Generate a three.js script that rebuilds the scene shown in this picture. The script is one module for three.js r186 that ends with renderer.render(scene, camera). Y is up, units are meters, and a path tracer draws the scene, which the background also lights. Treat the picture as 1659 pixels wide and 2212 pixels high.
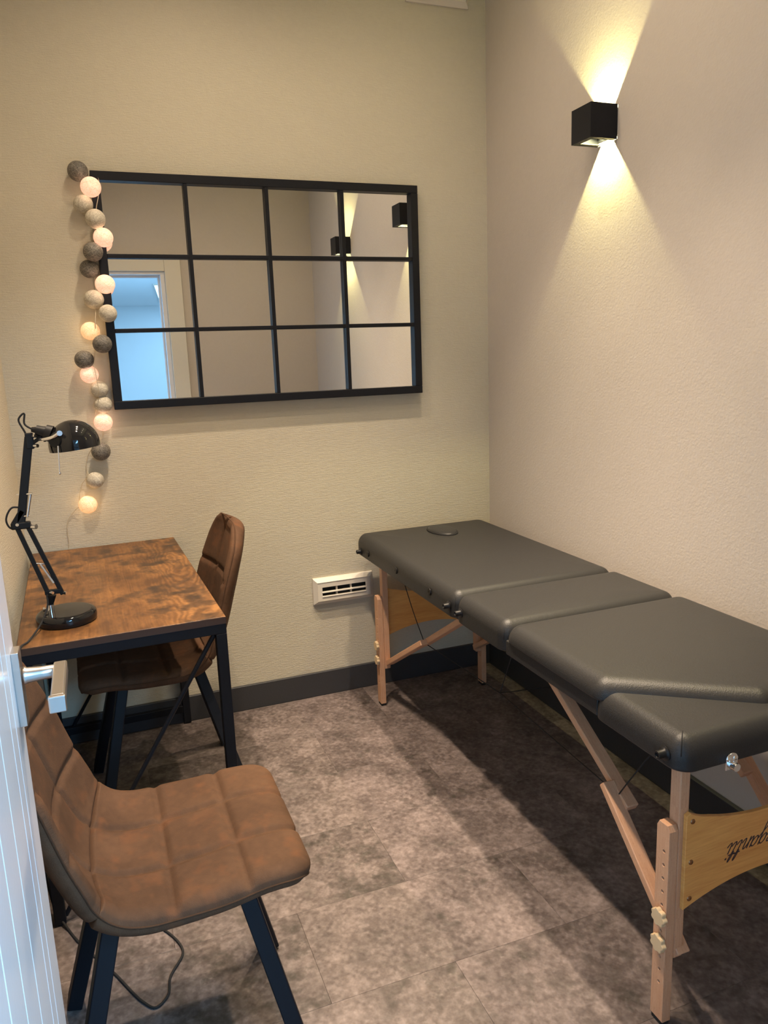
import * as THREE from 'three';
import { RoundedBoxGeometry } from 'three/addons/geometries/RoundedBoxGeometry.js';
import { mergeGeometries, mergeVertices, toCreasedNormals } from 'three/addons/utils/BufferGeometryUtils.js';
import { RectAreaLightUniformsLib } from 'three/addons/lights/RectAreaLightUniformsLib.js';

// ---------------------------------------------------------------- camera, renderer, exposure
// world: back wall z = 0, right wall x = 0, floor y = 0, metres
const F = 1645.14, W = 1659, H = 2212;
const camera = new THREE.PerspectiveCamera(2 * Math.atan(H / 2 / F) * 180 / Math.PI, W / H, 0.02, 60);
camera.rotation.order = 'YXZ';
camera.position.set(-1.607, 1.4003, 2.9396);
camera.rotation.set(-0.20114, -0.35962, -0.03709);
camera.updateMatrixWorld(true);
const scene = new THREE.Scene();
scene.background = new THREE.Color(0x000000);
const renderer = new THREE.WebGLRenderer({ antialias: true });
renderer.toneMapping = THREE.LinearToneMapping;
renderer.toneMappingExposure = 1.12;
renderer.shadowMap.enabled = true;
RectAreaLightUniformsLib.init();

const WARM = new THREE.Color().setRGB(1.0, 0.79, 0.58);      // ceiling spots
const LAMPY = new THREE.Color().setRGB(1.0, 0.90, 0.40);     // wall lamps
const DAY = new THREE.Color().setRGB(0.27, 0.62, 1.0);       // cool corridor light
const SPOT_CD = [11.0, 9.6], SPOT_ANGLE = [0.50, 0.68], SPILL_CD = [0.42, 1.0], WALL_CD = 0.9, WALL_CORE_CD = 0.5, PANEL_I = 54.0;

// ---------------------------------------------------------------- helpers
let seed = 7;
const rnd = () => { seed = (seed * 1664525 + 1013904223) >>> 0; return seed / 4294967296; };
const used = {};
const numbered = (n) => { const k = used[n] = (used[n] ?? -1) + 1; return k ? n + '_' + String(k).padStart(3, '0') : n; };
const V = (x, y, z) => new THREE.Vector3(x, y, z);
function mesh(name, geo, mat, parent) {
  const m = new THREE.Mesh(geo, mat); m.name = parent ? name : numbered(name);
  m.castShadow = m.receiveShadow = true; (parent || scene).add(m); return m;
}
function thing(name, label, category, pos = [0, 0, 0], group) {
  const g = new THREE.Group(); g.name = numbered(name); g.position.set(...pos);
  g.userData = { label, category }; if (group) g.userData.group = group; scene.add(g); return g;
}
function tag(o, label, category, group) { o.userData = { label, category }; if (group) o.userData.group = group; return o; }
function struct(name, geo, mat, label, category) {
  const m = mesh(name, geo, mat); m.userData = { kind: 'structure', label, category }; return m;
}
function boxUV(g, s = 1, ox = 0, oy = 0) {            // uv in metres from the dominant normal axis
  g = g.index ? g.toNonIndexed() : g;
  const p = g.attributes.position, uv = new Float32Array(p.count * 2);
  const a = V(), b = V(), c = V(), n = V();
  for (let i = 0; i < p.count; i += 3) {
    a.fromBufferAttribute(p, i); b.fromBufferAttribute(p, i + 1); c.fromBufferAttribute(p, i + 2);
    n.subVectors(b, a).cross(c.clone().sub(a));
    const x = Math.abs(n.x), y = Math.abs(n.y), z = Math.abs(n.z);
    [a, b, c].forEach((v, k) => {
      const q = y >= x && y >= z ? [v.x, -v.z] : x >= z ? [v.z, v.y] : [v.x, v.y];
      uv[(i + k) * 2] = (q[0] + ox) * s; uv[(i + k) * 2 + 1] = (q[1] + oy) * s;
    });
  }
  g.setAttribute('uv', new THREE.BufferAttribute(uv, 2)); return g;
}
function box(x0, x1, y0, y1, z0, z1, r = 0, o = 0) {   // box by extents, optionally rounded
  const w = x1 - x0, h = y1 - y0, d = z1 - z0;
  const g = r ? new RoundedBoxGeometry(w, h, d, 2, Math.min(r, w / 2.01, h / 2.01, d / 2.01)) : new THREE.BoxGeometry(w, h, d);
  g.translate((x0 + x1) / 2, (y0 + y1) / 2, (z0 + z1) / 2); return boxUV(g, 1, o, o * 1.7);
}
function bar(a, b, w, t, r = 0.002, up = V(0, 1, 0)) { // square bar from a to b; w along 'side', t along the other
  const d = b.clone().sub(a), L = d.length();
  const g = boxUV(new RoundedBoxGeometry(w, L, t, 2, r));
  const y = d.clone().normalize(); const x = up.clone().cross(y); if (x.lengthSq() < 1e-6) x.set(1, 0, 0); x.normalize();
  const z = x.clone().cross(y).normalize();
  const m = new THREE.Matrix4().makeBasis(x, y, z).setPosition(a.clone().add(b).multiplyScalar(0.5));
  return g.applyMatrix4(m);
}
function rod(a, b, r, r2 = r, seg = 14) {
  const d = b.clone().sub(a), g = new THREE.CylinderGeometry(r2, r, d.length(), seg);
  g.applyMatrix4(new THREE.Matrix4().compose(a.clone().add(b).multiplyScalar(0.5), new THREE.Quaternion().setFromUnitVectors(V(0, 1, 0), d.normalize()), V(1, 1, 1)));
  return g;
}
const tube = (pts, r, seg = 60) => new THREE.TubeGeometry(new THREE.CatmullRomCurve3(pts.map((p) => p.isVector3 ? p : V(...p)), false, 'centripetal'), seg, r, 7);
const merge = (gs) => mergeGeometries(gs.map((g) => { const q = g.index ? g.toNonIndexed() : g.clone(); for (const k of Object.keys(q.attributes)) if (!['position', 'normal', 'uv'].includes(k)) q.deleteAttribute(k); if (!q.attributes.uv) boxUV(q); return q; }));
function ray(u, v) { return V((u - W / 2) / F, -(v - H / 2) / F, -1).applyQuaternion(camera.quaternion).normalize(); }
function on(u, v, axis, val) { const d = ray(u, v), c = camera.position; const k = 'xyz'[axis]; return c.clone().addScaledVector(d, (val - c[k]) / d[k]); }

// periodic value noise
function lattice(n, s) { const a = new Float32Array(n * n); let q = s * 9781 + 13; for (let i = 0; i < n * n; i++) { q = (q * 1664525 + 1013904223) >>> 0; a[i] = q / 4294967296; } return a; }
const lats = {};
function vnoise(u, v, n, s) {              // u, v in [0,1), period n cells
  const L = lats[n + '_' + s] ??= lattice(n, s + n);
  const x = u * n, y = v * n, xi = Math.floor(x), yi = Math.floor(y); let fx = x - xi, fy = y - yi;
  fx = fx * fx * (3 - 2 * fx); fy = fy * fy * (3 - 2 * fy);
  const i0 = ((xi % n) + n) % n, i1 = (i0 + 1) % n, j0 = (((yi % n) + n) % n) * n, j1 = ((((yi + 1) % n) + n) % n) * n;
  return (L[j0 + i0] * (1 - fx) + L[j0 + i1] * fx) * (1 - fy) + (L[j1 + i0] * (1 - fx) + L[j1 + i1] * fx) * fy;
}
function fbm(u, v, n, oct, s) { let a = 0, w = 0.5, t = 0; for (let o = 0; o < oct; o++) { a += w * vnoise(u, v, n, s + o); t += w; w *= 0.55; n *= 2; } return a / t; }
function tex(size, fn, srgb, rep = 1, h = size) {
  const d = new Uint8Array(size * h * 4);
  for (let j = 0; j < h; j++) for (let i = 0; i < size; i++) {
    const c = fn(i / size, j / h), k = (j * size + i) * 4;
    if (typeof c === 'number') d[k] = d[k + 1] = d[k + 2] = Math.max(0, Math.min(255, c * 255));
    else for (let m = 0; m < 3; m++) d[k + m] = Math.max(0, Math.min(255, c[m]));
    d[k + 3] = 255;
  }
  const t = new THREE.DataTexture(d, size, h); t.wrapS = t.wrapT = THREE.RepeatWrapping; t.magFilter = THREE.LinearFilter; t.minFilter = THREE.LinearMipmapLinearFilter; t.generateMipmaps = true;
  if (srgb) t.colorSpace = THREE.SRGBColorSpace; t.repeat.set(rep, rep); t.needsUpdate = true; return t;
}
const mix = (a, b, t) => a.map((x, i) => x + (b[i] - x) * Math.max(0, Math.min(1, t)));
const lin = (r, g, b) => new THREE.Color().setRGB(r, g, b);
const M = (o) => new THREE.MeshStandardMaterial(o);

// ---------------------------------------------------------------- textures and materials
const weave = tex(1024, (u, v) => {                   // wallpaper: fine horizontal threads with slubs
  const w = v + 0.004 * (fbm(u, v, 6, 3, 11) - 0.5);
  const thread = 0.5 + 0.5 * Math.sin(w * 2 * Math.PI * 110 + 5 * fbm(u, v, 16, 2, 3));
  const slub = vnoise(u * 0.16, w, 256, 5) * 0.6 + vnoise(u * 0.3, w, 512, 6) * 0.4;
  return 0.25 * thread + 0.5 * slub + 0.25 * fbm(u, v, 200, 2, 9);
}, false, 1 / 0.55);
const stipple = tex(512, (u, v) => fbm(u, v, 64, 3, 21), false, 1 / 0.35);
const wallMap = tex(512, (u, v) => { const n = fbm(u, v, 4, 4, 31); const f = vnoise(u, v, 128, 33); return mix([196, 189, 170], [203, 196, 177], n * 0.8 + f * 0.3); }, true, 1 / 1.6);
const wallPaper = M({ map: wallMap, bumpMap: weave, bumpScale: 0.0012, roughness: 0.93 });
const wallPaint = M({ map: wallMap, color: lin(0.93, 0.915, 1.04), bumpMap: stipple, bumpScale: 0.0004, roughness: 0.85 });
const ceilPaint = M({ color: lin(0.84, 0.83, 0.80), bumpMap: stipple, bumpScale: 0.0003, roughness: 0.95 });
const corridorPaint = M({ color: lin(0.80, 0.80, 0.80), bumpMap: stipple, bumpScale: 0.0003, roughness: 0.9 });
const casingPaint = M({ color: lin(0.66, 0.62, 0.53), bumpMap: stipple, bumpScale: 0.0002, roughness: 0.6 });
const jambPaint = M({ color: lin(0.72, 0.71, 0.72), bumpMap: stipple, bumpScale: 0.0001, roughness: 0.4 });
const skirtPaint = M({ color: lin(0.036, 0.037, 0.042), bumpMap: stipple, bumpScale: 0.0003, roughness: 0.5 });
const floorMap = tex(2048, (u, v) => {
  const wu = u + 0.03 * (fbm(u, v, 8, 3, 41) - 0.5), wv = v + 0.03 * (fbm(u, v, 8, 3, 42) - 0.5);
  const big = fbm(wu, wv, 9, 4, 43), mid = fbm(wu, wv, 30, 5, 44), fine = fbm(u, v, 180, 3, 45);
  const vein = Math.abs(fbm(wu, wv, 18, 4, 47) - 0.5) * 2;
  let c = mix([79, 70, 68], [127, 115, 112], (big - 0.5) * 0.8 + (mid - 0.5) * 1.1 + 0.42);
  const sp = fbm(wu, wv, 60, 4, 48); c = mix(c, [60, 54, 50], Math.max(0, sp - 0.54) * 4.2 * (0.3 + 1.2 * fine) * Math.min(1, Math.max(0, (0.62 - big) * 4)));
  c = mix(c, [58, 51, 47], Math.max(0, 0.07 - vein) * 7 * Math.max(0, fine - 0.3));
  const g = (fine - 0.5) * 58; return [c[0] + g, c[1] + g, c[2] + g];
}, true, 1 / 1.9);
const floorBump = tex(1024, (u, v) => 0.6 * fbm(u, v, 200, 2, 51) + 0.4 * fbm(u, v, 40, 3, 52), false, 1 / 0.9);
const floorMat = M({ map: floorMap, bumpMap: floorBump, bumpScale: 0.0005, roughness: 0.55 });
const floorBase = M({ color: lin(0.03, 0.028, 0.026), roughness: 0.9 });

const deskMap = tex(1024, (u, v) => {                 // rustic brown board, u across (x), v along (z)
  const w = u + 0.05 * (fbm(u, v, 4, 3, 61) - 0.5) + 0.012 * (fbm(u, v, 14, 2, 62) - 0.5);
  const ringD = Math.hypot((w - 0.90) * 1.0, (v - 0.30) * 0.22);
  const ring = 0.5 + 0.5 * Math.sin(ringD * 230 + 26 * fbm(u, v, 6, 4, 63));
  const g1 = fbm(w, v * 0.06, 140, 4, 64), g2 = fbm(w, v * 0.12, 36, 3, 68);
  const band = Math.min(1, Math.max(0, Math.abs(w - 0.90) * 5 - 0.35 + 0.5 * (fbm(u, v, 5, 2, 69) - 0.5)));
  const line = (0.25 + 0.5 * ring) * (1 - band) + (0.6 * g1 + 0.4 * g2) * band;
  const pat = fbm(u * 0.6, v, 7, 4, 65), pat2 = fbm(u * 0.45, v, 22, 4, 66), dry = fbm(u, v, 48, 3, 70);
  let c = mix([78, 49, 24], [160, 113, 64], 0.02 + line * 0.75 + (pat - 0.5) * 1.2 + (dry - 0.5) * 0.35);
  c = mix(c, [50, 34, 22], Math.max(0, pat2 * 0.65 + pat * 0.35 - 0.49) * 4.2);
  const d = vnoise(u * 0.3, v, 240, 67); c = mix(c, [62, 40, 24], Math.max(0, d - 0.70) * 1.3);
  return c;
}, true, 1);
const deskMat = M({ map: deskMap, roughness: 0.42 });
const deskEdge = M({ color: lin(0.055, 0.026, 0.014), roughness: 0.5 });
const beechMap = tex(512, (u, v) => { const g = fbm(u * 2, v * 0.1, 64, 3, 71), s = vnoise(u * 3, v * 0.6, 128, 72); return mix(mix([213, 170, 137], [193, 146, 113], g), [166, 117, 87], Math.max(0, s - 0.7) * 1.4); }, true, 1 / 0.25);
const beech = M({ map: beechMap, roughness: 0.5 });
const blackMetal = new THREE.MeshPhysicalMaterial({ color: lin(0.009, 0.010, 0.014), roughness: 0.45, specularIntensity: 0.4, bumpMap: stipple, bumpScale: 0.0001 });
const blackGloss = new THREE.MeshPhysicalMaterial({ color: lin(0.008, 0.008, 0.009), roughness: 0.07, specularIntensity: 0.9 });
const blackPlastic = new THREE.MeshPhysicalMaterial({ color: lin(0.008, 0.008, 0.009), roughness: 0.42, specularIntensity: 0.5 });
const rubber = M({ color: lin(0.01, 0.01, 0.011), roughness: 0.85 });
const chrome = M({ color: lin(0.82, 0.82, 0.84), roughness: 0.12, metalness: 1 });
const nickel = M({ color: lin(0.62, 0.58, 0.55), roughness: 0.3, metalness: 1 });
const mirrorGlass = M({ color: lin(0.92, 0.93, 0.92), roughness: 0.0, metalness: 1 });
const vinylBump = tex(512, (u, v) => 0.7 * fbm(u, v, 96, 2, 81) + 0.3 * fbm(u, v, 24, 2, 82), false, 1 / 0.18);
const vinyl = new THREE.MeshPhysicalMaterial({ color: lin(0.020, 0.020, 0.021), specularIntensity: 0.7, roughness: 0.46, bumpMap: vinylBump, bumpScale: 0.0004 });
const suedeMap = tex(1024, (u, v) => { const a = fbm(u, v, 5, 4, 91), b = fbm(u, v, 40, 3, 92), c = fbm(u, v, 14, 3, 93); const k = mix([74, 53, 38], [96, 70, 51], 0.15 + (a - 0.5) * 1.2 + 0.5 * b); return mix(k, [112, 72, 46], Math.max(0, c - 0.56) * 1.6); }, true, 1 / 0.45);
const suedeBump = tex(512, (u, v) => fbm(u, v, 128, 2, 95), false, 1 / 0.15);
const suede = new THREE.MeshPhysicalMaterial({ map: suedeMap, bumpMap: suedeBump, bumpScale: 0.0004, roughness: 0.82, specularIntensity: 0.5 });
const thread = M({ color: lin(0.06, 0.035, 0.022), roughness: 0.8 });
const whitePlastic = M({ color: lin(0.74, 0.69, 0.60), roughness: 0.35 });
const darkHole = M({ color: lin(0.02, 0.02, 0.02), roughness: 0.95 });
const doorPaint = M({ color: lin(0.84, 0.84, 0.86), roughness: 0.22, bumpMap: stipple, bumpScale: 0.00006 });

// ---------------------------------------------------------------- the room shell
const LX = -1.875, FZ = 2.67, CH = 2.95, T = 0.12;     // left wall, front wall, ceiling
struct('wall_back', box(LX - T, T, -0.1, CH + 0.1, -T, 0), wallPaper, 'beige textured wallpaper wall behind the gridded mirror', 'wall');
struct('wall_right', box(0, T, -0.1, CH + 0.1, 0, FZ + T), wallPaint, 'smooth beige painted wall carrying the black cube lamps', 'wall');
struct('wall_left', box(LX - T, LX, -0.1, CH + 0.1, 0, FZ + T), wallPaper, 'beige textured wall beside the desk lamp', 'wall');
const DL = -1.79, DR = -1.045, DT = 2.02;             // rough door opening
struct('wall_front', merge([box(DR, 0, -0.1, CH + 0.1, FZ, FZ + T), box(LX, DL, -0.1, CH + 0.1, FZ, FZ + T), box(DL, DR, DT, CH + 0.1, FZ, FZ + T)]), wallPaint, 'beige wall with the doorway, seen in the mirror', 'wall');
struct('ceiling', box(LX - T, T, CH, CH + 0.1, -T, FZ + T), ceilPaint, 'off-white ceiling with recessed downlights', 'ceiling');
// floor: vinyl tiles 0.61 x 0.305 in running bond on a dark base
const floor = struct('floor', box(LX, 0, -0.06, -0.003, 0, FZ + T), floorBase, 'mottled grey-brown stone-effect vinyl tile floor', 'floor');
{
  const rows = []; for (let k = 0; k < 10; k++) rows.push([0.0145 + 0.305 * (k - 1), 0.0145 + 0.305 * k]);
  rows.forEach(([z0, z1], k) => {
    z0 = Math.max(0, z0); z1 = Math.min(FZ + T, z1); if (z1 - z0 < 0.004) return;
    const phase = (k % 2 === 0) ? -0.943 : -0.637;      // row 0.32..0.62 is k = 2
    for (let i = -3; i < 4; i++) {
      const x0 = Math.max(LX, phase + 0.61 * i), x1 = Math.min(0, phase + 0.61 * (i + 1)); if (x1 - x0 < 0.01) continue;
      const g = 0.00018, b = 0.0005, s = new THREE.Shape();
      s.moveTo(x0 + g + b, -z0 - g - b); s.lineTo(x1 - g - b, -z0 - g - b); s.lineTo(x1 - g - b, -z1 + g + b); s.lineTo(x0 + g + b, -z1 + g + b);
      const e = new THREE.ExtrudeGeometry(s, { depth: 0.0015, bevelEnabled: true, bevelSize: b, bevelThickness: 0.0004, bevelSegments: 1 });
      e.rotateX(-Math.PI / 2); e.translate(0, -0.0004 - 0.0015, 0);
      mesh('tile', boxUV(e, 1, rnd() * 7, rnd() * 7), floorMat, floor);
    }
  });
}
// baseboards
function skirt(name, geo, label) { return struct(name, geo, skirtPaint, label, 'baseboard'); }
skirt('baseboard_back', box(LX + 0.014, 0, 0, 0.106, 0, 0.014, 0.003), 'charcoal baseboard under the mirror wall');
skirt('baseboard_right', box(-0.016, 0, 0, 0.106, 0.014, FZ, 0.003), 'charcoal baseboard along the massage table wall');
skirt('baseboard_left', box(LX, LX + 0.014, 0, 0.106, 0, FZ, 0.003), 'charcoal baseboard along the desk wall');
// door lining and casing
const frame1 = struct('trim_1', merge([box(-1.075, DR, 0, 2.0, FZ - 0.012, FZ + T + 0.012, 0.004), box(DL, DL + 0.012, 0, 2.0, FZ, FZ + T, 0.003), box(DL, DR, 2.0, DT, FZ - 0.012, FZ + T + 0.012, 0.004)]), jambPaint, 'pale grey door lining with a stop bead, seen in the mirror', 'door frame');
mesh('stop_bead', merge([box(-1.088, -1.075, 0, 1.988, FZ + 0.05, FZ + 0.085, 0.003), box(DL + 0.012, DR, 1.985, 2.0, FZ + 0.05, FZ + 0.085, 0.003)]), jambPaint, frame1);
struct('trim_2', merge([box(DR, -0.937, 0, 2.125, FZ - 0.03, FZ, 0.004), box(DL - 0.02, DR, DT, 2.125, FZ - 0.03, FZ, 0.004)]), casingPaint, 'wide flat cream casing around the doorway', 'trim');
// corridor beyond the doorway (seen in the mirror)
const CZ = 12.6, CHC = 2.5, CX0 = -2.7, CX1 = 0.9;
struct('wall_corridor_side', merge([box(CX0 - T, CX0, 0, CHC, FZ + T, CZ), box(CX1, CX1 + T, 0, CHC, FZ + T, CZ)]), corridorPaint, 'white corridor side walls outside the doorway', 'wall');
struct('wall_corridor_end', box(CX0 - T, CX1 + T, 0, CHC, CZ, CZ + T), corridorPaint, 'white wall at the far end of the corridor', 'wall');
struct('wall_corridor_near', merge([box(CX0, LX - T, 0, CHC, FZ, FZ + T), box(T, CX1, 0, CHC, FZ, FZ + T)]), corridorPaint, 'white corridor wall beside the treatment room', 'wall');
struct('ceiling_corridor', box(CX0 - T, CX1 + T, CHC, CHC + 0.1, FZ + T, CZ + T), corridorPaint, 'white corridor ceiling with light panels', 'ceiling');
struct('floor_corridor', box(CX0 - T, CX1 + T, -0.06, 0, FZ + T, CZ + T), M({ color: lin(0.22, 0.21, 0.21), roughness: 0.5, bumpMap: floorBump, bumpScale: 0.0003 }), 'grey corridor floor outside the doorway', 'floor');

// corridor panels; the nearest two are unseen, added to even out the corridor light
[[-0.45, 3.9, 0.6, 1.2, 0], [-0.45, 5.6, 0.6, 1.2, 0], [-0.43, 6.95, 0.6, 1.0, 0], [-0.12, 10.1, 0.6, 3.4, 0.112]].forEach(([x, z, w, d, turn], i) => {
  const g = thing('ceiling_panel_light', ['added square-edged light panel, out of view, on the corridor ceiling nearest the doorway', 'added light panel, out of view, on the corridor ceiling second from the doorway', 'light panel on the corridor ceiling third from the doorway', 'long light panel far along the corridor ceiling, seen in the mirror'][i], 'ceiling light', [x, CHC, z], 'corridor light panels');
  g.rotation.y = turn;
  const fr = [box(-w / 2 - 0.015, w / 2 + 0.015, -0.02, 0, -d / 2 - 0.015, -d / 2), box(-w / 2 - 0.015, w / 2 + 0.015, -0.02, 0, d / 2, d / 2 + 0.015), box(-w / 2 - 0.015, -w / 2, -0.02, 0, -d / 2, d / 2), box(w / 2, w / 2 + 0.015, -0.02, 0, -d / 2, d / 2)];
  mesh('frame', merge(fr), whitePlastic, g);
  mesh('diffuser', box(-w / 2, w / 2, -0.012, -0.001, -d / 2, d / 2), M({ color: lin(0.8, 0.8, 0.8), emissive: lin(0.8, 0.93, 1), emissiveIntensity: 1.4, roughness: 0.5 }), g);
  const L = new THREE.RectAreaLight(DAY, i === 3 ? PANEL_I * 0.16 : PANEL_I, w, d); L.position.set(0, -0.025, 0); L.lookAt(0, -1, 0); L.rotation.set(-Math.PI / 2, 0, 0); g.add(L);
});

// ---------------------------------------------------------------- ceiling downlights, 2 x 3
const DLX = [-0.50, -1.23], DLZ = [0.70, 1.10, 1.52];
DLX.forEach((x, a) => DLZ.forEach((z, b) => {
  const g = thing('ceiling_downlight', ['small round white downlight over the massage table, ', 'small round white downlight over the desk side, '][a] + ['closest to the mirror wall', 'middle of its row', 'closest to the doorway'][b], 'ceiling light', [x, CH, z], 'round ceiling downlights');
  const ring = new THREE.LatheGeometry([[0.030, -0.002], [0.031, -0.006], [0.041, -0.006], [0.043, -0.003], [0.043, 0]].map((p) => new THREE.Vector2(...p)), 40);
  mesh('bezel', ring, whitePlastic, g);
  mesh('lens', new THREE.CylinderGeometry(0.030, 0.030, 0.002, 32).translate(0, -0.0015, 0), M({ color: lin(0.5, 0.5, 0.5), emissive: WARM, emissiveIntensity: 14, roughness: 0.4 }), g);
  const s = new THREE.SpotLight(WARM, SPOT_CD[a], 0, SPOT_ANGLE[a], 1.0, 2); s.position.set(0, -0.03, 0); s.target.position.set(0, -2, 0);
  s.castShadow = true; s.shadow.radius = 1.3; s.shadow.mapSize.set(1024, 1024); g.add(s, s.target);
  const w = new THREE.SpotLight(WARM, SPILL_CD[a], 0, 1.4, 0.5, 2); w.position.set(0, -0.03, 0); w.target.position.set(0, -2, 0);   // wide spill around the beam
  w.castShadow = true; w.shadow.radius = 1.3; g.add(w, w.target);
}));

// ---------------------------------------------------------------- cube wall lamps on the right wall
function cubeLamp(z, label) {
  const g = thing('cube_wall_lamp', label, 'wall lamp', [0, 2.083, z], 'black cube up-and-down wall lamps');
  const s = 0.05, t = 0.004;                           // half size, sheet thickness; local x = 0 is the wall
  mesh('housing', merge([box(-0.1, -0.1 + t, -s, s, -s, s), box(-0.1 + t, -0.002, -s, s, -s, -s + t), box(-0.1 + t, -0.002, -s, s, s - t, s)]), blackMetal, g);
  mesh('back_plate', box(-0.003, 0, -0.038, 0.038, -s + t + 0.001, s - t - 0.001), blackMetal, g);
  for (const d of [-1, 1]) {                           // beam flaps just inside the openings
    const y0 = d * 0.046, y1 = d * 0.049, lo = Math.min(y0, y1), hi = Math.max(y0, y1), hw = d < 0 ? [0.031, 0.030] : [0.036, 0.030];
    mesh('beam_flap', box(-0.1 + t, -0.003, lo, hi, -s + t, -hw[0]), darkHole, g);
    mesh('beam_flap', box(-0.1 + t, -0.003, lo, hi, hw[1], s - t), darkHole, g);
    mesh('beam_flap', box(-0.1 + t, -0.080, lo, hi, -hw[0], hw[1]), blackMetal, g);
    mesh('led_lens', new THREE.CylinderGeometry(0.009, 0.009, 0.002, 20).translate(-0.05, d * 0.0035, 0), M({ color: lin(0.6, 0.6, 0.5), emissive: LAMPY, emissiveIntensity: 12 }), g);
    const L = new THREE.SpotLight(LAMPY, WALL_CD, 0, 1.25, 0.25, 2); L.position.set(-0.042, d * 0.007, 0); L.target.position.set(-0.042, d * 1, 0);
    L.castShadow = true; L.shadow.radius = 0.12; g.add(L, L.target);
    const N = new THREE.SpotLight(LAMPY, WALL_CORE_CD, 0, 0.80, 1.0, 2); N.position.set(-0.042, d * 0.007, 0); N.target.position.set(-0.042, d * 1, 0);   // brighter core of the lens
    N.castShadow = true; N.shadow.radius = 0.12; g.add(N, N.target);
  }
  mesh('led_board', box(-0.1 + t, -0.004, -0.002, 0.002, -s + t, s - t), darkHole, g);
}
cubeLamp(0.788, 'black cube wall lamp above the head of the massage table');
cubeLamp(1.832, 'black cube wall lamp above the foot of the massage table, seen in the mirror');

// ---------------------------------------------------------------- gridded mirror
{
  const x0 = -1.528, x1 = -0.328, y0 = 1.249, y1 = 2.049, D = 0.042, fw = 0.029;
  const g = thing('grid_mirror', 'wide wall mirror with black window-grid frame of twelve panes', 'mirror', [x0, y0, 0]);
  const w = x1 - x0, h = y1 - y0;
  mesh('frame_bar', box(0, w, 0, fw, 0.004, D, 0.002), blackMetal, g); mesh('frame_bar', box(0, w, h - fw, h, 0.004, D, 0.002), blackMetal, g);
  mesh('frame_bar', box(0, fw, fw, h - fw, 0.004, D, 0.002), blackMetal, g); mesh('frame_bar', box(w - fw, w, fw, h - fw, 0.004, D, 0.002), blackMetal, g);
  const mw = 0.014, pw = (w - 2 * fw - 3 * mw) / 4, ph = (h - 2 * fw - 2 * mw) / 3;
  for (let i = 1; i < 4; i++) { const x = fw + i * pw + (i - 1) * mw; mesh('grid_bar', box(x, x + mw, fw, h - fw, 0.020, D - 0.002, 0.002), blackMetal, g); }
  for (let j = 1; j < 3; j++) { const y = fw + j * ph + (j - 1) * mw; mesh('grid_bar', box(fw, w - fw, y, y + mw, 0.020, D - 0.003, 0.002), blackMetal, g); }
  for (let i = 0; i < 4; i++) for (let j = 0; j < 3; j++) { const x = fw + i * (pw + mw), y = fw + j * (ph + mw); mesh('mirror_pane', box(x - 0.004, x + pw + 0.004, y - 0.004, y + ph + 0.004, 0.014, 0.020), mirrorGlass, g); }
  mesh('backing_board', box(0.004, w - 0.004, 0.004, h - 0.004, 0, 0.014), darkHole, g);
}

// ---------------------------------------------------------------- vents on the back wall
function vent(x0, y0, label) {
  const w = 0.262, h = 0.112, g = thing('wall_vent', label, 'vent', [x0, y0, 0], 'cream plastic wall vents');
  const c = 0.016, d = 0.024, s = new THREE.Shape([[0, 0], [w, 0], [w, h], [0, h]].map((p) => new THREE.Vector2(...p)));
  s.holes.push(new THREE.Path([[0.036, 0.030], [w - 0.036, 0.030], [w - 0.036, 0.074], [0.036, 0.074]].map((p) => new THREE.Vector2(...p))));
  const inner = new THREE.Shape([[c, c], [w - c, c], [w - c, h - c], [c, h - c]].map((p) => new THREE.Vector2(...p)));
  inner.holes.push(new THREE.Path([[0.036, 0.030], [w - 0.036, 0.030], [w - 0.036, 0.074], [0.036, 0.074]].map((p) => new THREE.Vector2(...p))));
  const q = (a, b) => { const p = []; const O = [[0, 0], [w, 0], [w, h], [0, h]], I = [[c, c], [w - c, c], [w - c, h - c], [c, h - c]]; for (let i = 0; i < 4; i++) { const A = O[i], B = O[(i + 1) % 4], C = I[(i + 1) % 4], E = I[i]; p.push(...A, a, ...B, a, ...C, b, ...A, a, ...C, b, ...E, b); } const G = new THREE.BufferGeometry(); G.setAttribute('position', new THREE.BufferAttribute(new Float32Array(p), 3)); G.computeVertexNormals(); return boxUV(G); };
  mesh('bevelled_rim', merge([q(0.008, d), box(0, w, 0, 0.001, 0, 0.008), box(0, w, h - 0.001, h, 0, 0.008), box(0, 0.001, 0, h, 0, 0.008), box(w - 0.001, w, 0, h, 0, 0.008)]), whitePlastic, g);
  mesh('face_plate', boxUV(new THREE.ExtrudeGeometry(inner, { depth: 0.004, bevelEnabled: false }).translate(0, 0, d - 0.006)), whitePlastic, g);
  mesh('duct', box(0.03, w - 0.03, 0.024, 0.08, 0, 0.003), darkHole, g);
  for (const y of [0.0495, 0.031]) mesh('slat', box(0.034, w - 0.034, y, y + 0.006, 0.008, d + 0.0005, 0.002), whitePlastic, g);
  for (const x of [w / 2 - 0.031, w / 2 + 0.031]) mesh('stay', box(x - 0.003, x + 0.003, 0.030, 0.074, 0.004, d - 0.007), whitePlastic, g);
}
vent(-0.830, 0.402, 'cream plastic wall vent low on the wall beside the massage table');
vent(-0.341, 2.708, 'cream plastic wall vent high on the wall near the ceiling corner');

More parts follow.
